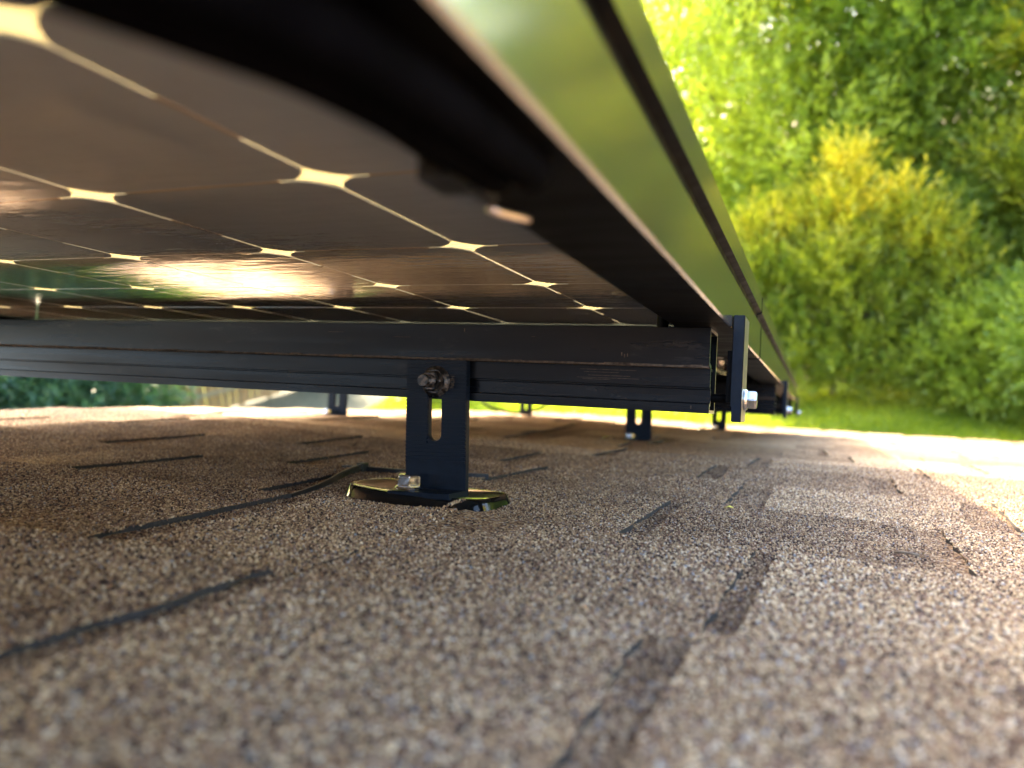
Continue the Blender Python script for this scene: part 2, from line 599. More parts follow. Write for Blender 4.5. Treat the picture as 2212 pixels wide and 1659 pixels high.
# ---- loose mineral granules bonded to the near shingles: real little stones
gp, gt = [], []
SP = .00114
for n in range(-2, 5):
    ya, yb = course_y(n)
    nyy = int(EXPO / SP)
    for j in range(nyy):
        y = ya + (j + .5) * SP
        if y > 1.12 or y < .07: continue
        xa, xb = max(-1.32, -1.62 * y - .05), .33 * y + .06
        step = SP if y < .75 else SP * 1.25
        if y > .75 and j % 5 == 0: continue
        xs = np.arange(xa, xb, step)
        xs = xs + rg.uniform(-.5, .5, len(xs)) * step
        yy = y + rg.uniform(-.55, .55, len(xs)) * SP
        v = np.clip((yy - ya) / EXPO, 0, 1)
        lift = .0008 + WEDGE * v
        tn = np.full(len(xs), BASETONE[n])
        for t in ALLTABS[n]:
            m_ = (xs > t[0] + t[3] * v) & (xs < t[1] + t[4] * v)
            lift[m_] += LAM + (curl(xs[m_], yy[m_]) if n == 0 else 0)
            tn[m_] = t[2]
        # keep the cut edges themselves mostly bare
        edge = np.zeros(len(xs), bool)
        for t in ALLTABS[n]:
            edge |= np.abs(xs - (t[1] + t[4] * v) - .0013) < .0013
            edge |= np.abs(xs - (t[0] + t[3] * v) + .0013) < .0013
        keep = ~edge | (rg.random(len(xs)) < .22)
        keep &= rg.random(len(xs)) > .07
        z = base(xs, yy) + lift + rg.normal(0, .00026, len(xs))
        big = .25 * np.sin(xs * 31 + yy * 17) * np.sin(yy * 41 - xs * 13 + 1) + .16 * np.sin(xs * 95 + 2) * np.sin(yy * 83)
        gp.append(np.stack([xs, yy, z], 1)[keep])
        gt.append((tn + .35 * big)[keep])
    # granules standing along each butt edge
    xs = np.arange(max(-1.32, -1.62 * yb - .05), .33 * yb + .06, .0011)
    for dz in (.0005, .0016, .0027, .004):
        v = np.ones(len(xs))
        tn = np.full(len(xs), BASETONE[n])
        top = WEDGE * v + .0008
        for t in ALLTABS[n]:
            m_ = (xs > t[0] + t[3]) & (xs < t[1] + t[4])
            top[m_] += LAM
            tn[m_] = t[2]
        k_ = rg.random(len(xs)) < (.8 if dz < .001 else .35)
        yy = yb + .0006 + rg.uniform(-.0006, .0006, len(xs))
        gp.append(np.stack([xs + rg.uniform(-.0005, .0005, len(xs)), yy, base(xs, yy) + top - dz], 1)[k_])
        gt.append(tn[k_] - .1)
gp = np.concatenate(gp)
gt = np.concatenate(gt)
me = bpy.data.meshes.new("shingle_granules")
me.vertices.add(len(gp))
me.vertices.foreach_set('co', gp.astype(np.float32).ravel())
a = me.attributes.new('tone', 'FLOAT', 'POINT')
a.data.foreach_set('value', gt.astype(np.float32))
me.update()
gro = bpy.data.objects.new("shingle_granules", me)
col.objects.link(gro)
gro.parent = deck_t
tag(gro, kind='stuff')
gro.data.materials.append(M_GR)
ng = bpy.data.node_groups.new("scatter_granules", 'GeometryNodeTree')
ng.interface.new_socket("Geometry", in_out='INPUT', socket_type='NodeSocketGeometry')
ng.interface.new_socket("Geometry", in_out='OUTPUT', socket_type='NodeSocketGeometry')
gi = ng.nodes.new('NodeGroupInput')
go = ng.nodes.new('NodeGroupOutput')
ico = ng.nodes.new('GeometryNodeMeshIcoSphere')
ico.inputs['Radius'].default_value = 1
ico.inputs['Subdivisions'].default_value = 1
sm_ = ng.nodes.new('GeometryNodeSetMaterial')
sm_.inputs['Material'].default_value = M_GR
mtp = ng.nodes.new('GeometryNodeMeshToPoints')
iop = ng.nodes.new('GeometryNodeInstanceOnPoints')
rr = ng.nodes.new('FunctionNodeRandomValue')
rr.data_type = 'FLOAT_VECTOR'
rr.inputs[0].default_value = (0, 0, 0)
rr.inputs[1].default_value = (6.28, 6.28, 6.28)
rs = ng.nodes.new('FunctionNodeRandomValue')
rs.data_type = 'FLOAT_VECTOR'
rs.inputs[0].default_value = (.00048, .00046, .00040)
rs.inputs[1].default_value = (.00116, .00098, .00082)
rs.inputs['Seed'].default_value = 3
ng.links.new(gi.outputs[0], mtp.inputs[0])
ng.links.new(mtp.outputs[0], iop.inputs['Points'])
ng.links.new(ico.outputs[0], sm_.inputs[0])
ng.links.new(sm_.outputs[0], iop.inputs['Instance'])
ng.links.new(rr.outputs[0], iop.inputs['Rotation'])
ng.links.new(rs.outputs[0], iop.inputs['Scale'])
ng.links.new(iop.outputs[0], go.inputs[0])
gro.modifiers.new("granules", 'NODES').node_group = ng

# ---------------------------------------------------------------- house under the roof
hs = thing("house", "pale stucco house carrying the shingle roof", "house", (0, 0, 0), world=True)
c_, s_ = math.cos(PITCH), math.sin(PITCH)


def w_(x, y, z): return ROOF @ Vector((x, y, z))


yw = w_(0, EAVE - .45, -.13)
yk = w_(0, -4.1, -.13)
V = [(RX0 + .35, yk.y, 0), (RX1 - .35, yk.y, 0), (RX1 - .35, yw.y, 0), (RX0 + .35, yw.y, 0),
     (RX0 + .35, yk.y, yk.z - .01), (RX1 - .35, yk.y, yk.z - .01), (RX1 - .35, yw.y, yw.z - .01), (RX0 + .35, yw.y, yw.z - .01)]
pydata("wall", V, [(0, 1, 5, 4), (1, 2, 6, 5), (2, 3, 7, 6), (3, 0, 4, 7)], M_STUCCO, hs, world=True)


# ---------------------------------------------------------------- solar panels (each 8 x 12 cells)
XO, XL = -.0495, -1.0945
ZF, ZT = .054, .117
PIT = .1275
CX0 = -.1829 + PIT          # right-most cell boundary


def frame_member(name, along, a, b, fixed, inward, parent):
    """extruded frame profile. along 'Y': runs a..b in Y with outer face at X=fixed; inward=-1/+1."""
    # profile in (d, z): d = distance inwards from the outer face
    prof = [(.0011, ZF), (0, ZF + .0011), (0, .0865), (.0045, .0880), (.0045, .0985), (0, .1000), (0, ZT - .0012), (.0012, ZT), (.011, ZT), (.011, .0885),
            (.0085, .0885), (.0085, .0835), (.0022, .0835), (.0022, ZF + .0022), (.0355, ZF + .0022), (.0355, ZF)]
    V, F = [], []
    for e in (a, b):
        for d, z in prof:
            if along == 'Y':
                V.append((fixed + inward * d, e, z))
            else:
                V.append((e, fixed + inward * d, z))
    n = len(prof)
    MI = []
    for k in range(n):
        F.append((k, (k + 1) % n, n + (k + 1) % n, n + k))
        MI.append(1 if k in (0, 1, 5) else 2 if k == 2 else 0)
    F.append(tuple(range(n))[::-1])
    F.append(tuple(range(n, 2 * n)))
    MI += [0, 0]
    o = pydata(name, V, F, [M_BLK, M_FACE, M_DUST], parent, midx=MI)
    bm = bmesh.new()
    bm.from_mesh(o.data)
    bmesh.ops.recalc_face_normals(bm, faces=bm.faces)
    bm.to_mesh(o.data)
    bm.free()
    return o


def cell_mesh():
    h = PIT / 2 - .0011
    c = .0120
    pts = []
    for q in range(4):
        # corner cut as a shallow arc
        p0 = Vector((h, h - c))
        p1 = Vector((h - c, h))
        mid = (p0 + p1) / 2 + Vector((.0011, .0011))
        for p in (p0, (p0 + mid) / 2 + Vector((.0003, .0003)), mid, (mid + p1) / 2 + Vector((.0003, .0003)), p1):
            a = q * math.pi / 2
            pts.append((p.x * math.cos(a) - p.y * math.sin(a), p.x * math.sin(a) + p.y * math.cos(a)))
    n = len(pts)
    V = [(x, y, -.0002) for x, y in pts] + [(x, y, .0014) for x, y in pts]
    F = [tuple(range(n))[::-1], tuple(range(n, 2 * n))] + [(k, (k + 1) % n, n + (k + 1) % n, n + k) for k in range(n)]
    me = bpy.data.meshes.new("solar_cell")
    me.from_pydata(V, [], F)
    me.materials.append(M_CELL)
    me.materials.append(M_CELLTOP)
    me.polygons.foreach_set('material_index', [0, 1] + [0] * n)
    return me


CELL = cell_mesh()
ZG = .0840


def panel(y0, ycell0, label, rows=12):
    """y0: upslope outer edge; 12 cells of the panel start at ycell0"""
    t = thing("solar_panel", label, "solar panel", (0, 0, 0), group="solar panels clamped to the roof rails")
    t.matrix_world = ROOF @ Matrix.Translation((0, y0, 0))
    y1 = 1.560 - (12 - rows) * PIT
    frame_member("frame_side", 'Y', 0, y1, XO, -1, t)
    frame_member("frame_side", 'Y', 0, y1, XL, 1, t)
    frame_member("frame_end", 'X', XL + .0113, XO - .0113, .0, 1, t)
    frame_member("frame_end", 'X', XL + .0113, XO - .0113, y1, -1, t)
    bm = bmesh.new()
    v = [bm.verts.new(p) for p in ((XL + .009, .009, ZG + .0002), (XO - .009, .009, ZG + .0002), (XO - .009, y1 - .009, ZG + .0002), (XL + .009, y1 - .009, ZG + .0002))]
    bm.faces.new(v[::-1])
    from_bm(bm, "backsheet", M_BACK, t)
    for i in range(8):
        for j in range(rows):
            o = bpy.data.objects.new("solar_cell", CELL)
            col.objects.link(o)
            o.parent = t
            o.location = (CX0 - PIT * (i + .5), ycell0 + PIT * (j + .5) - y0, ZG)
    bm = bmesh.new()
    g = .00135
    for i in range(1, 8):         # Y-running gaps: one tab at mid cell
        for j in range(rows):
            if (i * 7 + j * 11) % 5 < 2: continue
            x = CX0 - PIT * i
            yc = ycell0 + PIT * (j + .5) - y0
            box(bm, x - g, x + g, yc - .0175, yc + .0175, ZG - .0003, ZG + .0001)
    for j in range(1, rows):        # X-running gaps: long tabs leaving short stubs
        for i in range(8):
            y = ycell0 + PIT * j - y0
            xc = CX0 - PIT * (i + .5)
            box(bm, xc - .0425, xc + .0425, y - g, y + g, ZG - .0003, ZG + .0001)
    tag(from_bm(bm, "cell_tabs", M_TAB, t), kind='stuff')
    return t


CE = .7525                       # far end of the cells of the near panel
panel(.772 - 1.560, CE - 12 * PIT, "nearest solar panel overhead, its brown cells and cream gaps seen from below")
panel(.784, .784 + .0195, "second solar panel, farther down the slope past the frame joint", 8)
panel(.784 + 1.050 + .009, .784 + 1.059 + .0195, "last solar panel, at the low end of the array", 8)


# ---------------------------------------------------------------- rails
RAILPROF = [(-.008, .0538), (-.008, .0290), (0, .0276), (0, .0152), (.004, .0144), (.004, .0048), (0, .0040), (0, -.0020), (.030, -.0020), (.030, .0538)]
RAILIN = [(-.0058, .0516), (-.0058, .0312), (.0022, .0296), (.0022, .0140), (.0062, .0128), (.0062, .0030), (.0030, .0024), (.0030, .0002), (.0278, .0002), (.0278, .0516)]
RAIL_Y = {'near': .504, 'mid': 1.46, 'far': 2.72}


def rail(y, label):
    t = thing("mounting_rail", label, "rail", (0, y, 0), group="black rails carrying the panels")
    xa, xb = -1.16, -.0625
    n = len(RAILPROF)
    V = [(x, p[0], p[1]) for x in (xa, xb) for p in RAILPROF] + [(x, p[0], p[1]) for x in (xa, xb) for p in RAILIN]
    F, MI = [], []
    for k in range(n):
        k2 = (k + 1) % n
        F.append((k, k2, n + k2, n + k)); MI.append(0)
        F.append((2 * n + k2, 2 * n + k, 3 * n + k, 3 * n + k2)); MI.append(0)
        F.append((n + k, n + k2, 3 * n + k2, 3 * n + k)); MI.append(1)
        F.append((k2, k, 2 * n + k, 2 * n + k2)); MI.append(1)
    pydata("rail_body", V, F, [M_RAIL, M_SILV], t, midx=MI)
    bm = bmesh.new()
    box(bm, xa, xb - .0005, -.0094, -.0006, .0276, .0289)
    for k in range(60):
        x = random.uniform(xa + .3, xb)
        l = random.uniform(.002, .02)
        box(bm, x, x + l, -.0095, -.0080, .0278, .0289 + random.uniform(0, .0006))
    from_bm(bm, "dust_line", M_DUST, t)
    bm = bmesh.new()                     # inner web seen through the open end
    box(bm, xa + .001, xb - .002, .0062, .0277, .0268, .0286)
    from_bm(bm, "inner_web", M_RAIL, t)
    if y < 1:
        bm = bmesh.new()
        for (xa_, xb_, z_) in ((-.152, -.112, .0246), (-.149, -.124, .0228), (-.146, -.116, .0205), (-.154, -.110, .0188), (-.150, -.130, .0178), (-.30, -.285, .044), (-.187, -.184, .046), (-.36, -.345, .047)):
            box(bm, xa_, xb_, -.0003 if z_ < .03 else -.0083, .0004 if z_ < .03 else -.0078, z_, z_ + .00028)
        for (x_, z_) in ((-.0745, .0006), (-.119, .0330), (-.121, .0342), (-.117, .0336), (-.24, .049)):
            box(bm, x_, x_ + .0006, -.0005 if z_ < .01 else -.0085, .0004 if z_ < .01 else -.0078, z_, z_ + .0022)
        tag(from_bm(bm, "scratches", M_DUST, t), kind='stuff')
    bm = lathe([(.0042, .0540), (.0042, .0832), (.0036, .0836)], 'Z', 18, (-.100, .024, 0))
    from_bm(bm, "panel_stud", M_BLK, t, smooth=False)
    return t


rail(RAIL_Y['near'], "nearest black ribbed rail with a brown dust line and a bare cut end")
rail(RAIL_Y['mid'], "second black rail, half hidden behind the end clamp of the nearest rail")
rail(RAIL_Y['far'], "farthest black rail, out of focus at the low end of the array")


# ---------------------------------------------------------------- end clamps
def end_clamp(y, label):
    t = thing("end_clamp", label, "clamp", (XO + .0003, y, 0), group="end clamps at the rail ends")
    bm = bmesh.new()
    T = .0074
    out = [(0, .0628), (T, .0628), (T, -.0066), (.0012, -.0066), (.0012, .0036), (0, .0040)]
    V = [(x, yy, z) for yy in (-.0035, .030) for x, z in out]
    n = len(out)
    F = [(k, (k + 1) % n, n + (k + 1) % n, n + k) for k in range(n)] + [tuple(range(n))[::-1], tuple(range(n, 2 * n))]
    MI = [0, 1, 0, 0, 0, 0, 2, 0]
    o = pydata("clamp_body", V, F, [M_BLK, M_SIDE, M_FOOT], t, midx=MI)
    b2 = bmesh.new()
    b2.from_mesh(o.data)
    bmesh.ops.recalc_face_normals(b2, faces=b2.faces)
    es = [e for e in b2.edges if e.calc_length() > .02]
    bmesh.ops.bevel(b2, geom=es, offset=.0005, segments=2, affect='EDGES')
    b2.to_mesh(o.data)
    b2.free()
    # tongue with slots that hooks into the rail end, in front of daylight
    bm = bmesh.new()
    box(bm, -.0032, -.0002, .002, .026, .006, .040)
    from_bm(bm, "clamp_tongue", M_BLK, t)
    oy = (0, .0135, .0085)
    bm = lathe([(.0072, T + .0002), (.0074, T + .0012), (.0066, T + .0024)], 'X', 32, oy)
    from_bm(bm, "bolt_flange", M_STEEL, t, smooth=False)
    bm = lathe([(.0064, T + .0020), (.0066, T + .0032), (.0066, T + .0074), (.0058, T + .0084)], 'X', 6, oy)
    bmesh.ops.bevel(bm, geom=[e for e in bm.edges], offset=.0004, segments=2, affect='EDGES')
    from_bm(bm, "bolt_head", M_STEEL, t)
    bm = lathe([(.0032, -.035), (.0032, -.0002)], 'X', 14, oy)
    from_bm(bm, "bolt_shank", M_BLK, t, smooth=False)


end_clamp(RAIL_Y['near'], "nearest end clamp, sharp black block with a shiny hex bolt")
end_clamp(RAIL_Y['mid'], "second end clamp, blurred behind the bolt of the nearest one")
end_clamp(RAIL_Y['far'], "farthest end clamp, tiny and blurred where the panel edge ends")


# ---------------------------------------------------------------- L-foot brackets
def slot_plate(bm, w2, z0, z1, sx, sz0, sz1, sr, y0, y1):
    """upright plate with a stadium slot, thickness y0..y1"""
    N_ = 64
    inner, outer = [], []
    zc, hz = (z0 + z1) / 2, (z1 - z0) / 2
    sc = (sz0 + sz1) / 2
    hl = (sz1 - sz0) / 2 - sr
    for k in range(N_):
        a = 2 * math.pi * (k + .5) / N_
        c, s = math.cos(a), math.sin(a)
        inner.append((sx + sr * c, sc + sr * s + (hl if s > 0 else -hl)))
        dx, dz = c, s
        m_ = max(abs(dx) / w2, abs(dz) / hz)
        outer.append((dx / m_, zc + dz / m_))
    # snap corners
    for cx_, cz_ in ((w2, z1), (-w2, z1), (w2, z0), (-w2, z0)):
        k = min(range(N_), key=lambda q: (outer[q][0] - cx_) ** 2 + (outer[q][1] - cz_) ** 2)
        outer[k] = (cx_, cz_)
    R_ = []
    for y in (y0, y1):
        R_.append([bm.verts.new((x, y, z)) for x, z in inner])
        R_.append([bm.verts.new((x, y, z)) for x, z in outer])
    for k in range(N_):
        q = (k + 1) % N_
        bm.faces.new((R_[0][k], R_[0][q], R_[1][q], R_[1][k]))
        bm.faces.new((R_[2][q], R_[2][k], R_[3][k], R_[3][q]))
        bm.faces.new((R_[0][q], R_[0][k], R_[2][k], R_[2][q]))
        bm.faces.new((R_[1][k], R_[1][q], R_[3][q], R_[3][k]))
    bmesh.ops.recalc_face_normals(bm, faces=bm.faces)


def bracket(x, y, zb, label, lean=0.0, detail=True, first=False):
    """x centre, y = plane of the rail the foot bolts to, zb = height of the foot sole"""
    t = thing("roof_bracket", label, "roof bracket", (x, y, 0), group="slotted brackets standing on the roof")
    top = .0278
    rot = Matrix.Rotation(-lean, 4, 'Y')
    hw = .0252
    TH = .0056

    def part(bm, name, m, smooth=False):
        bmesh.ops.transform(bm, matrix=Matrix.Translation((0, 0, zb)) @ rot @ Matrix.Translation((0, 0, -zb)), verts=bm.verts)
        return from_bm(bm, name, m, t, smooth)

    bm = bmesh.new()
    s0 = -.0335
    slot_plate(bm, hw, zb, top, -.0008, s0, .017, .0055, -TH, -.0004)
    part(bm, "upright_plate", M_FOOT)
    bm = bmesh.new()
    box(bm, -hw, hw, -.032, -TH + .0002, zb, zb + .0046, .0006)
    part(bm, "foot_leg", M_FOOT)
    if detail:
        bm = bmesh.new()
        z = top - .0012
        while z > -.0475:
            if s0 - .0006 < z < .0176:
                box(bm, -hw + .0003, -.0068, -TH - .0014, -TH + .0001, z - .0017, z)
                box(bm, .0052, hw - .0003, -TH - .0014, -TH + .0001, z - .0017, z)
            else:
                box(bm, -hw + .0003, hw - .0003, -TH - .0014, -TH + .0001, z - .0017, z)
            z -= .00285
        tag(part(bm, "serrations", M_FOOT), kind='stuff')
    zn = .0112
    bm = lathe([(.0116, -TH - .0006), (.0118, -TH - .0016), (.0104, -TH - .0030), (.0088, -TH - .0046)], 'Y', 40, (0, 0, zn))
    part(bm, "nut_flange", M_NUT)
    bm = lathe([(.0086, -TH - .0040), (.0086, -TH - .0092), (.0074, -TH - .0104)], 'Y', 6, (0, 0, zn))
    bmesh.ops.bevel(bm, geom=[e for e in bm.edges], offset=.0004, segments=1, affect='EDGES')
    part(bm, "hex_nut", M_NUT)
    prof = [(.0046, -TH + .002)]
    yy = -TH - .009
    while yy > -TH - .0200:
        prof += [(.0049, yy), (.0042, yy - .0006)]
        yy -= .0012
    prof += [(.0046, yy), (.0042, yy - .0008)]
    bm = lathe(prof, 'Y', 28, (0, 0, zn))
    part(bm, "threaded_bolt", M_NUT)
    # hex bolt through the leg
    ox, oy = -.0130, -.0225
    bm = lathe([(.0098, zb + .0048), (.0100, zb + .0058), (.0090, zb + .0072)], 'Z', 32, (ox, oy, 0))
    from_bm(bm, "lag_washer", M_STEEL, t, False)
    bm = lathe([(.0090, zb + .0066), (.0092, zb + .0080), (.0092, zb + .0142), (.0080, zb + .0156)], 'Z', 6, (ox, oy, 0))
    bmesh.ops.rotate(bm, cent=(ox, oy, 0), matrix=Matrix.Rotation(math.radians(2), 3, 'Z'), verts=bm.verts)
    bmesh.ops.bevel(bm, geom=[e for e in bm.edges], offset=.0005, segments=2, affect='EDGES')
    from_bm(bm, "lag_bolt_head", M_STEEL, t)
    # glossy pressed pad under the leg, dished where the bolt pulls it down
    nx, ny = 84, 44
    X0, X1, YA, YB = -.078, .052, -.0365, .055
    V, F = [], []
    zr = float(base(x, y)) + .0012
    hpad = zb - zr
    for j in range(ny + 1):
        for i in range(nx + 1):
            u = i / nx * 2 - 1
            v = j / ny * 2 - 1
            u = math.copysign(abs(u) ** .8, u)
            v = math.copysign(abs(v) ** .7, v)
            px = (X0 + X1) / 2 + u * (X1 - X0) / 2
            py = (YA + YB) / 2 + v * (YB - YA) / 2
            e = (abs(u) ** 3.2 + abs(v) ** 3.2) ** (1 / 3.2)
            k = 1 - float(sm(.88, 1.0, e))
            dish = .0062 * abs(u) ** 2 * (1 if u < 0 else .45) + .0050 * abs(v) ** 4 * (1 if v < 0 else .2)
            V.append((px, py, zr + (hpad - .0006 + dish) * k))
    for j in range(ny):
        for i in range(nx):
            q = j * (nx + 1) + i
            F.append((q, q + 1, q + nx + 2, q + nx + 1))
    pydata("raised_pad", V, F, M_GLOSS, t, smooth=True)
    bm = bmesh.new()
    box(bm, -.098, .084, -.080, .105, zr - .0010, zr + .0014)
    o = from_bm(bm, "flashing_plate", M_GLOSS, t)
    return t


b0 = bracket(-.2578, RAIL_Y['near'] - .0012, -.0735, "nearest slotted bracket with a threaded bolt, on a glossy black base", math.radians(2.4), first=True)
bracket(-.313, RAIL_Y['mid'] - .0012, -.0675, "slotted bracket with a shiny bolt left of the nearest rail's cut end", math.radians(.8))
bracket(-1.02, RAIL_Y['mid'] - .0012, -.0580, "slotted bracket at the left, in front of the bright strip")
bracket(-.300, RAIL_Y['far'] - .0012, -.0665, "distant slotted bracket right behind the nearest end clamp")
bracket(-1.03, RAIL_Y['far'] - .0012, -.0600, "small distant bracket under the hanging cable loop")
# raised letters on the nut flange
fc = bpy.data.curves.new("nut_letters", 'FONT')
fc.body = "HDN"
fc.size = .0042
fc.extrude = .0002
fc.align_x = 'CENTER'
fo = bpy.data.objects.new("nut_letters", fc)
col.objects.link(fo)
dg = bpy.context.evaluated_depsgraph_get()
lm = bpy.data.meshes.new_from_object(fo.evaluated_get(dg))
bpy.data.objects.remove(fo)
lo = mesh_obj("nut_letters", lm, M_DUST, b0)
lo.matrix_local = Matrix.Translation((.0098, -.0092, .0112)) @ Matrix.Rotation(math.radians(90), 4, 'Y') @ Matrix.Rotation(math.radians(62), 4, 'X')

# ---------------------------------------------------------------- cables, ties, clip
zt = -.0765
t = thing("cable_tie", "black zip tie lying in a loop behind the nearest bracket", "zip tie", (0, 0, 0))
from_bm(tube(spline([(-.438, .640, zt - .001), (-.415, .642, zt), (-.36, .650, zt), (-.318, .664, zt), (-.292, .676, zt)], 24), 0, flat=(.0058, .0040)), "tie_band", M_TIE, t)
from_bm(tube(spline([(-.352, .452, -.0795), (-.362, .500, -.0765), (-.385, .560, -.0742), (-.405, .610, -.0738), (-.413, .636, -.0738)], 24), 0, flat=(.0052, .0016)), "tie_tail", M_TIE, t)
bm = bmesh.new()
box(bm, -.4185, -.4105, .634, .645, -.0800, -.0700, .0008)
from_bm(bm, "tie_head", M_TIE, t)
bm = bmesh.new()
for k in range(34):
    f_ = k / 34
    a_, b_ = Vector((-.364, .504, -.0764)), Vector((-.411, .628, -.0738))
    p = a_.lerp(b_, f_)
    box(bm, p.x - .0012, p.x + .0012, p.y - .0007, p.y + .0007, p.z - .0022, p.z + .0022)
tag(from_bm(bm, "tie_teeth", M_TIE, t), kind='stuff')

o = from_bm(tube(spline([(-.955, 2.11, .03), (-.94, 2.1, -.008), (-.905, 2.1, -.026), (-.835, 2.1, -.037), (-.78, 2.1, -.031), (-.735, 2.1, -.010), (-.70, 2.11, .01), (-.66, 2.12, .035)], 40), .0036), "hanging_cable", M_RUB, smooth=True)
tag(o, "black cable sagging in a loop under the farthest rail", "cable")
o = from_bm(tube(spline([(-.0690, .155, .0515), (-.0695, .130, .0505), (-.0700, .1135, .0500), (-.0735, .092, .0495), (-.0788, .078, .0492), (-.093, .050, .0490), (-.127, .0, .050), (-.165, -.06, .051)], 40), .0048, 16), "panel_cable", M_CABLE, smooth=True)
tag(o, "thick black cable under the nearest panel frame, the one nearest the cells", "cable")
o = from_bm(tube(spline([(-.0600, .155, .0515), (-.0605, .120, .0505), (-.0620, .100, .0500), (-.0650, .082, .0495), (-.0705, .068, .0492), (-.085, .040, .0490), (-.119, -.01, .050), (-.155, -.07, .051)], 40), .0048, 16), "panel_cable", M_CABLE, smooth=True)
tag(o, "thick black cable under the nearest panel frame, the one nearest the outer face", "cable")
t = thing("cable_clip", "small blurred metal clip on the lower flange of the nearest panel frame", "clip", (0, 0, 0))
bm = bmesh.new()
box(bm, -.0870, -.0775, .1500, .1640, .0498, .0512, .0003)
box(bm, -.0870, -.0856, .1500, .1640, .0512, .0575, .0003)
box(bm, -.0775, -.0730, .1560, .1660, .0484, .0500, .0003)
from_bm(bm, "clip_body", M_RUB, t)
from_bm(tube([(-.0792, .1745, .0492), (-.0778, .1790, .0490), (-.0752, .1845, .0492), (-.0735, .1880, .0494)], .00115, 10), "clip_wire", M_CLIP, t, smooth=True)

# ---------------------------------------------------------------- small litter on the shingles
bm = tube([(.0470, .4760, -.0745), (.0500, .4730, -.0738), (.0540, .4715, -.0735), (.0585, .4690, -.0738)], .0008, 7)
tag(from_bm(bm, "twig", M_TWIG, smooth=True), "short dry twig lying on the shingles at the right", "twig")
V = [(-.0605, .612, -.0758), (-.0570, .610, -.0745), (-.0535, .613, -.0752), (-.0570, .6165, -.0740)]
V += [(x, y, z - .0003) for x, y, z in V]
tag(pydata("fallen_leaf", V, [(0, 1, 3), (1, 2, 3), (4, 7, 5), (5, 7, 6), (0, 4, 5, 1), (1, 5, 6, 2), (2, 6, 7, 3), (3, 7, 4, 0)], M_DRY), "tiny yellow leaf fragment on the shingles right of the nearest bracket", "leaf")


# ---------------------------------------------------------------- foliage
def leaves(centres, axes, lens, tones, nl, ll, lw, spread=.9, seed=0):
    """numpy sprigs: every sprig has nl narrow leaves set along its axis. Returns verts, tone per vert"""
    r = np.random.default_rng(seed)
    n = len(centres)
    c = np.repeat(centres, nl, 0)
    ax = np.repeat(axes, nl, 0)
    u = np.tile(np.linspace(0, 1, nl), n)[:, None]
    le = np.repeat(lens, nl)[:, None]
    pos = c + ax * u * le
    side = r.normal(size=(n * nl, 3))
    side -= ax * np.sum(side * ax, 1, keepdims=True)
    side /= np.linalg.norm(side, axis=1, keepdims=True) + 1e-9
    d = ax * (.45 + .5 * u) + side * spread * (1 - .45 * u)
    d /= np.linalg.norm(d, axis=1, keepdims=True)
    wv = np.cross(d, r.normal(size=(n * nl, 3)))
    wv /= np.linalg.norm(wv, axis=1, keepdims=True) + 1e-9
    L_ = ll * (1.1 - .45 * u) * r.uniform(.7, 1.25, (n * nl, 1))
    W_ = lw * r.uniform(.7, 1.3, (n * nl, 1))
    base_ = pos
    tip = pos + d * L_
    mid = pos + d * L_ * .45
    V = np.stack([base_, mid + wv * W_ / 2, tip, mid - wv * W_ / 2], 1).reshape(-1, 3)
    T = np.repeat(np.repeat(tones, nl) + r.uniform(-.12, .12, n * nl), 4)
    return V, T


def leaf_object(name, V, T, m, parent):
    me = bpy.data.meshes.new(name)
    nq = len(V) // 4
    me.vertices.add(len(V))
    me.vertices.foreach_set('co', V.astype(np.float32).ravel())
    me.loops.add(nq * 4)
    me.loops.foreach_set('vertex_index', np.arange(nq * 4, dtype=np.int32))
    me.polygons.add(nq)
    me.polygons.foreach_set('loop_start', np.arange(nq, dtype=np.int32) * 4)
    me.polygons.foreach_set('loop_total', np.full(nq, 4, dtype=np.int32))
    me.update()
    a = me.attributes.new('tone', 'FLOAT', 'POINT')
    a.data.foreach_set('value', np.clip(T, 0, 1).astype(np.float32))
    return mesh_obj(name, me, m, parent)


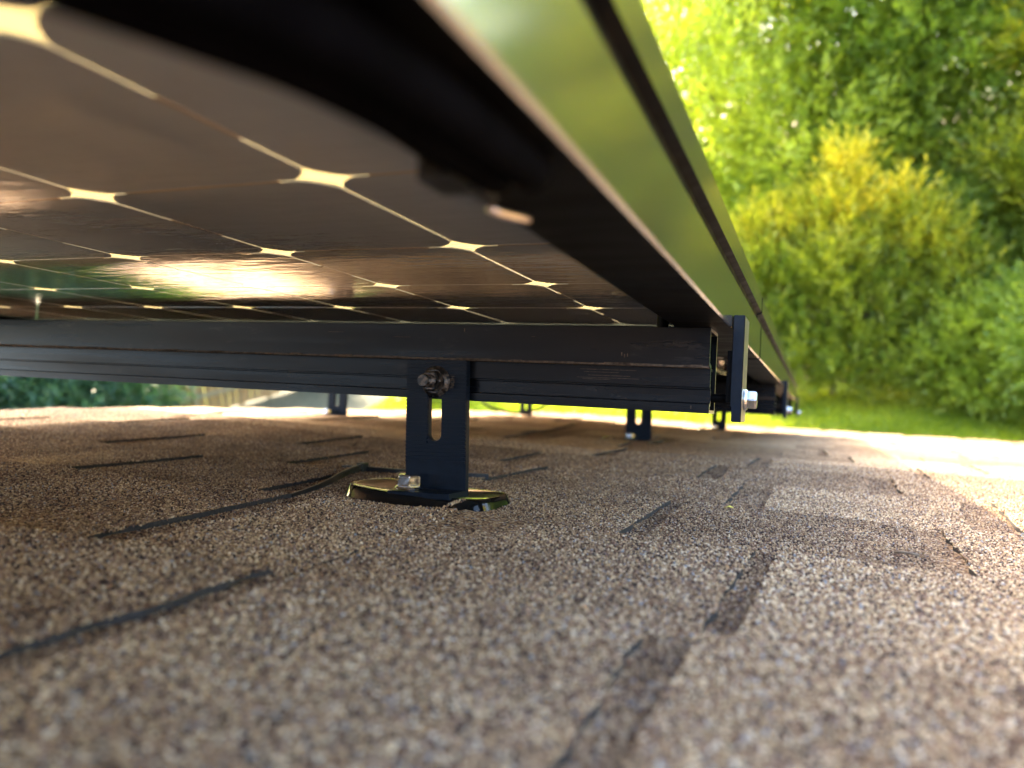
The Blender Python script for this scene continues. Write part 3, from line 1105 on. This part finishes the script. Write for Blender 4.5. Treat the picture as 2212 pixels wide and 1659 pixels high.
def tree(label, cat, loc, h, rad, m, n_lobes=16, n_sprig=5200, nl=12, ll=.13, lw=.035, sl=.5, base_h=.18, seed=0, up=.5,
         name="leafy_tree", group=None, tone=(.15, .55), trunk_r=.14, lobes=None, tip_gold=0, lobe_var=.2):
    r = np.random.default_rng(seed)
    t = thing(name, label, cat, loc, world=True, group=group)
    lob = []
    for k in range(n_lobes):
        f = (k + .5) / n_lobes
        z = h * (base_h + (1 - base_h) * f)
        prof = math.sin(math.pi * min(1, (f * .82 + .14))) ** .7
        a = k * 2.4 + r.uniform(-.4, .4)
        d = rad * prof * r.uniform(.35, .78)
        lob.append((d * math.cos(a), d * math.sin(a), z * r.uniform(.93, 1.0), rad * r.uniform(.32, .55) * (.6 + .4 * prof)))
    lob = np.array(lobes if lobes else lob)
    # trunk and limbs
    bm = tube([(0, 0, -.1), (r.uniform(-.05, .05), 0, h * .2), (r.uniform(-.12, .12), r.uniform(-.1, .1), h * .5), (0, 0, h * .8)], lambda u: trunk_r * (1 - .75 * u), 10)
    from_bm(bm, "trunk", M_BARK, t, smooth=True)
    bm = bmesh.new()
    for x, y, z, q in lob:
        z0_ = max(h * .08, z * .55)
        b2 = tube(spline([(0, 0, z0_), (x * .4, y * .4, z0_ + (z - z0_) * .55), (x, y, z)], 6), lambda u: trunk_r * (.38 - .3 * u), 6)
        me2 = bpy.data.meshes.new("tmp")
        b2.to_mesh(me2)
        b2.free()
        bm.from_mesh(me2)
        bpy.data.meshes.remove(me2)
    from_bm(bm, "limbs", M_BARK, t, smooth=True)
    wts = lob[:, 3] ** (1.5 if lobes else 2)
    pick = r.choice(len(lob), n_sprig, p=wts / wts.sum())
    d = r.normal(size=(n_sprig, 3))
    d /= np.linalg.norm(d, axis=1, keepdims=True)
    # clumpy shell
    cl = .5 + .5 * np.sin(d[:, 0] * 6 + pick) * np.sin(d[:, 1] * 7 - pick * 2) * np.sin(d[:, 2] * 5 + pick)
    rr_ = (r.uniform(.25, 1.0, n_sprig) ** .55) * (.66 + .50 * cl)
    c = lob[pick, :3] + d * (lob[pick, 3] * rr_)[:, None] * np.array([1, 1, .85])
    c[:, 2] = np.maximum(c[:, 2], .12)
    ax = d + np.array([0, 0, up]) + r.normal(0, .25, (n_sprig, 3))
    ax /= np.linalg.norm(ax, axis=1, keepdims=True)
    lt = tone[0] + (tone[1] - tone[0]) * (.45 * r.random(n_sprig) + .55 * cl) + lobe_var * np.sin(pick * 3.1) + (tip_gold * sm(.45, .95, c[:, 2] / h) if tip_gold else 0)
    V, T = leaves(c, ax, sl * r.uniform(.6, 1.25, n_sprig), lt, nl, ll, lw, seed=seed + 1)
    leaf_object("crown", V, T, m, t)
    return t


TG = "trees beyond the lawn"
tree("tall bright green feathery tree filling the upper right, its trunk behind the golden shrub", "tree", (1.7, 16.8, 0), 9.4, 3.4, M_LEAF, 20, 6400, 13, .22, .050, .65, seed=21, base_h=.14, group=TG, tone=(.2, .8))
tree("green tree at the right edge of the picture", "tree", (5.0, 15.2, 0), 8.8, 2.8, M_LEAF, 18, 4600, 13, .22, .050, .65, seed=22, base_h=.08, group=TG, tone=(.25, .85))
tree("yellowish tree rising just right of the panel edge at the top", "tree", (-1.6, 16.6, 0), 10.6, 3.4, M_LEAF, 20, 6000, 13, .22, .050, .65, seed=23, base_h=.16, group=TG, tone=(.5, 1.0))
SHR = [(-1.2, -.2, .55, .50), (-.6, -.3, .50, .60), (.1, -.3, .55, .62), (.8, -.3, .50, .60), (1.5, -.2, .60, .55), (-1.3, -.1, 1.3, .60), (-.5, .1, 1.25, .72), (.35, -.1, 1.3, .75), (1.15, .1, 1.2, .7),
       (-1.35, 0, 2.1, .48), (-.85, 0, 2.1, .55), (-.1, -.2, 2.2, .66), (.65, .1, 2.1, .58), (1.3, 0, 1.85, .5), (1.85, 0, 1.5, .5), (2.1, 0, 1.0, .5),
       (-1.3, 0, 2.85, .20), (-1.25, .1, 2.55, .28), (-.80, 0, 3.0, .20), (-.82, 0, 2.70, .30), (-.20, -.1, 3.1, .28), (.0, 0, 3.75, .17), (-.02, .05, 3.45, .24), (.03, 0, 3.1, .30), (.36, 0, 2.75, .28),
       (.78, 0, 3.1, .18), (.80, .05, 2.8, .26), (.86, 0, 2.5, .30), (1.30, 0, 2.75, .17), (1.32, 0, 2.45, .26), (1.75, .05, 2.25, .20), (1.8, 0, 1.95, .28), (-1.75, 0, 1.9, .4), (-1.7, 0, 1.1, .5)]
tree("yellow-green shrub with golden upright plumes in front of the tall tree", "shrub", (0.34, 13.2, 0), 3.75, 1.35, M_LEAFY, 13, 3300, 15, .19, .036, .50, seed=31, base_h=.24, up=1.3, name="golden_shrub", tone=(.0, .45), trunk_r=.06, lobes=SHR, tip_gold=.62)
tree("dark leafy bush low at the right edge, on the lawn's border", "shrub", (3.45, 12.0, 0), 2.2, 1.2, M_LEAFD, 12, 2400, 13, .12, .034, .42, seed=33, base_h=.1, up=.5, name="leafy_shrub", tone=(.3, .9), trunk_r=.06)
tree("mid green bush under the tall tree, right of the golden shrub", "shrub", (1.75, 14.5, 0), 3.4, 1.4, M_LEAFD, 12, 2400, 13, .13, .034, .45, seed=34, base_h=.16, up=.5, name="leafy_shrub", tone=(.35, .95), trunk_r=.06)
tree("low bright bush on the lawn between the golden shrub and the dark leafy bush", "shrub", (2.35, 12.6, 0), 1.7, .9, M_LEAF, 9, 1500, 13, .11, .03, .36, seed=36, base_h=.06, up=.6, name="leafy_shrub", tone=(.35, .95), trunk_r=.04)
tree("tall yellow plumed tree in the upper right corner", "tree", (3.55, 13.9, 0), 7.2, 1.25, M_LEAFY, 15, 2200, 14, .20, .040, .6, seed=37, base_h=.34, up=1.2, name="plumed_tree", tone=(.0, .7), trunk_r=.08, tip_gold=.3)
tree("hedge bush, shade painted into its blue-green leaves, seen under the rail at the left, beside the plank fence", "shrub", (-10.7, 7.7, 0), 2.2, 1.45, M_LEAFB, 14, 3200, 12, .13, .034, .4, seed=41, base_h=.08, up=.3, name="shade_tinted_shrub", tone=(.1, .9), trunk_r=.07)
tree("bush with shade painted into its blue-green leaves at the far left edge, under the rail's left end", "shrub", (-12.2, 6.3, 0), 2.8, 1.9, M_LEAFB, 12, 2600, 12, .13, .034, .4, seed=42, base_h=.08, up=.3, name="shade_tinted_shrub", tone=(.1, .9), trunk_r=.07)
tree("small green plant on the gravel, right of the plank fence", "plant", (-8.9, 12.2, 0), .8, .35, M_LEAFB, 5, 120, 10, .09, .03, .2, seed=43, base_h=.1, up=.6, name="small_plant", tone=(.6, 1), trunk_r=.015)
tree("small sunlit plant where the gravel meets the lawn, left of the nearest bracket", "plant", (-6.75, 11.6, 0), .7, .55, M_LEAF, 6, 260, 10, .09, .03, .2, seed=44, base_h=.05, up=.6, name="small_plant", tone=(.6, 1), trunk_r=.015)
tree("dark low bush behind the small sunlit plant, left of the nearest bracket", "shrub", (-7.0, 13.2, 0), 1.3, .8, M_LEAFD, 8, 700, 12, .1, .03, .3, seed=45, base_h=.05, up=.4, name="leafy_shrub", tone=(.0, .4), trunk_r=.03)
# trees out to the right, mirrored in the panel's outer frame face
for k, (x, y, h, r_, ti) in enumerate([(8.4, 12.5, 8.5, 3.0, (.6, 1.0)), (12.0, 7.5, 9.0, 3.2, (.6, 1.0)), (13.5, 1.5, 8.5, 3.0, (.6, 1.0))]):
    lab = ["large tree just outside the right edge, past the low dark bush", "large tree off to the right of the roof", "large tree beside the house, far right of the roof"][k]
    tree(lab, "tree", (x, y, 0), h, r_, [M_LEAF, M_LEAFY, M_LEAFY][k], 16, 2800, 9, .22, .07, .6, seed=60 + k, base_h=.1, tone=ti)
# farther belt closing the gaps behind
for k, (x, y, h, r_) in enumerate([(-7.5, 24, 9, 3.8), (-1, 26, 10.5, 4.2), (6.5, 25, 10.5, 4.2), (12.5, 21, 9.5, 3.8)]):
    lab = ["leftmost of the deep green trees in the belt behind", "deep green tree in the belt directly behind the yellowish tree",
           "deep green tree in the belt behind the tall feathery tree", "rightmost of the deep green trees in the belt behind"][k]
    tree(lab, "tree", (x, y, 0), h, r_, M_LEAFD, 14, 2600, 9, .26, .075, .65, seed=50 + k, base_h=.06, group="belt of trees behind", tone=(.2, .9))

# lawn grass blades where the photograph shows the lawn
r = np.random.default_rng(99)
ngr = 26000
gx = r.uniform(-7.5, 4.5, ngr)
gy = r.uniform(10.6, 14.2, ngr)
k_ = gy < 13.3 + .25 * np.sin(gx * 1.7) + .5 * (gx < -2) 
gx, gy = gx[k_], gy[k_]
cc = np.stack([gx, gy, np.zeros(len(gx))], 1)
ax = np.tile(np.array([[0, 0, 1.]]), (len(gx), 1)) + r.normal(0, .3, (len(gx), 3))
ax /= np.linalg.norm(ax, axis=1, keepdims=True)
tt = .5 + .3 * np.sin(gx * 2.1) * np.sin(gy * 2.7) + r.uniform(-.2, .2, len(gx))
V, T = leaves(cc, ax, np.full(len(gx), .015), tt, 3, .085, .014, spread=.7, seed=7)
g = leaf_object("grass", V, T, M_BLADE, None)
g.matrix_world = Matrix.Identity(4)
tag(g, "short bright green lawn grass below the eave", "grass", kind='stuff')

# ---------------------------------------------------------------- fence
fa, fb = Vector((-12.1, 5.0, 0)), Vector((-9.55, 12.9, 0))
fd = (fb - fa)
FL = fd.length
fd.normalize()
ft = thing("plank_fence", "brown plank fence with two pale rails, seen under the nearest rail", "fence", fa, Matrix.Rotation(math.atan2(fd.y, fd.x), 4, 'Z'), world=True)
x = 0
pk = []
for w0 in (.138, .142, .146):
    bm = bmesh.new()
    box(bm, 0, w0, -.011, .011, .03, 1.75, .003)
    me = bpy.data.meshes.new("fence_plank")
    bm.to_mesh(me)
    bm.free()
    me.materials.append(M_WOOD)
    pk.append((w0, me))
while x < FL:
    w0, me = random.choice(pk)
    o = bpy.data.objects.new("fence_plank", me)
    col.objects.link(o)
    o.parent = ft
    o.location = (x, random.uniform(-.004, .004), random.uniform(-.02, .02))
    x += w0 + .012
for z in (.35, .95, 1.5):
    bm = bmesh.new()
    box(bm, 0, FL, -.052, -.0125 - .004, z, z + .09, .004)
    from_bm(bm, "fence_rail", M_WOODP, ft)
for x in np.arange(.3, FL, 2.4):
    bm = bmesh.new()
    box(bm, x, x + .09, -.145, -.054, 0, 1.8, .004)
    from_bm(bm, "fence_post", M_WOODP, ft)
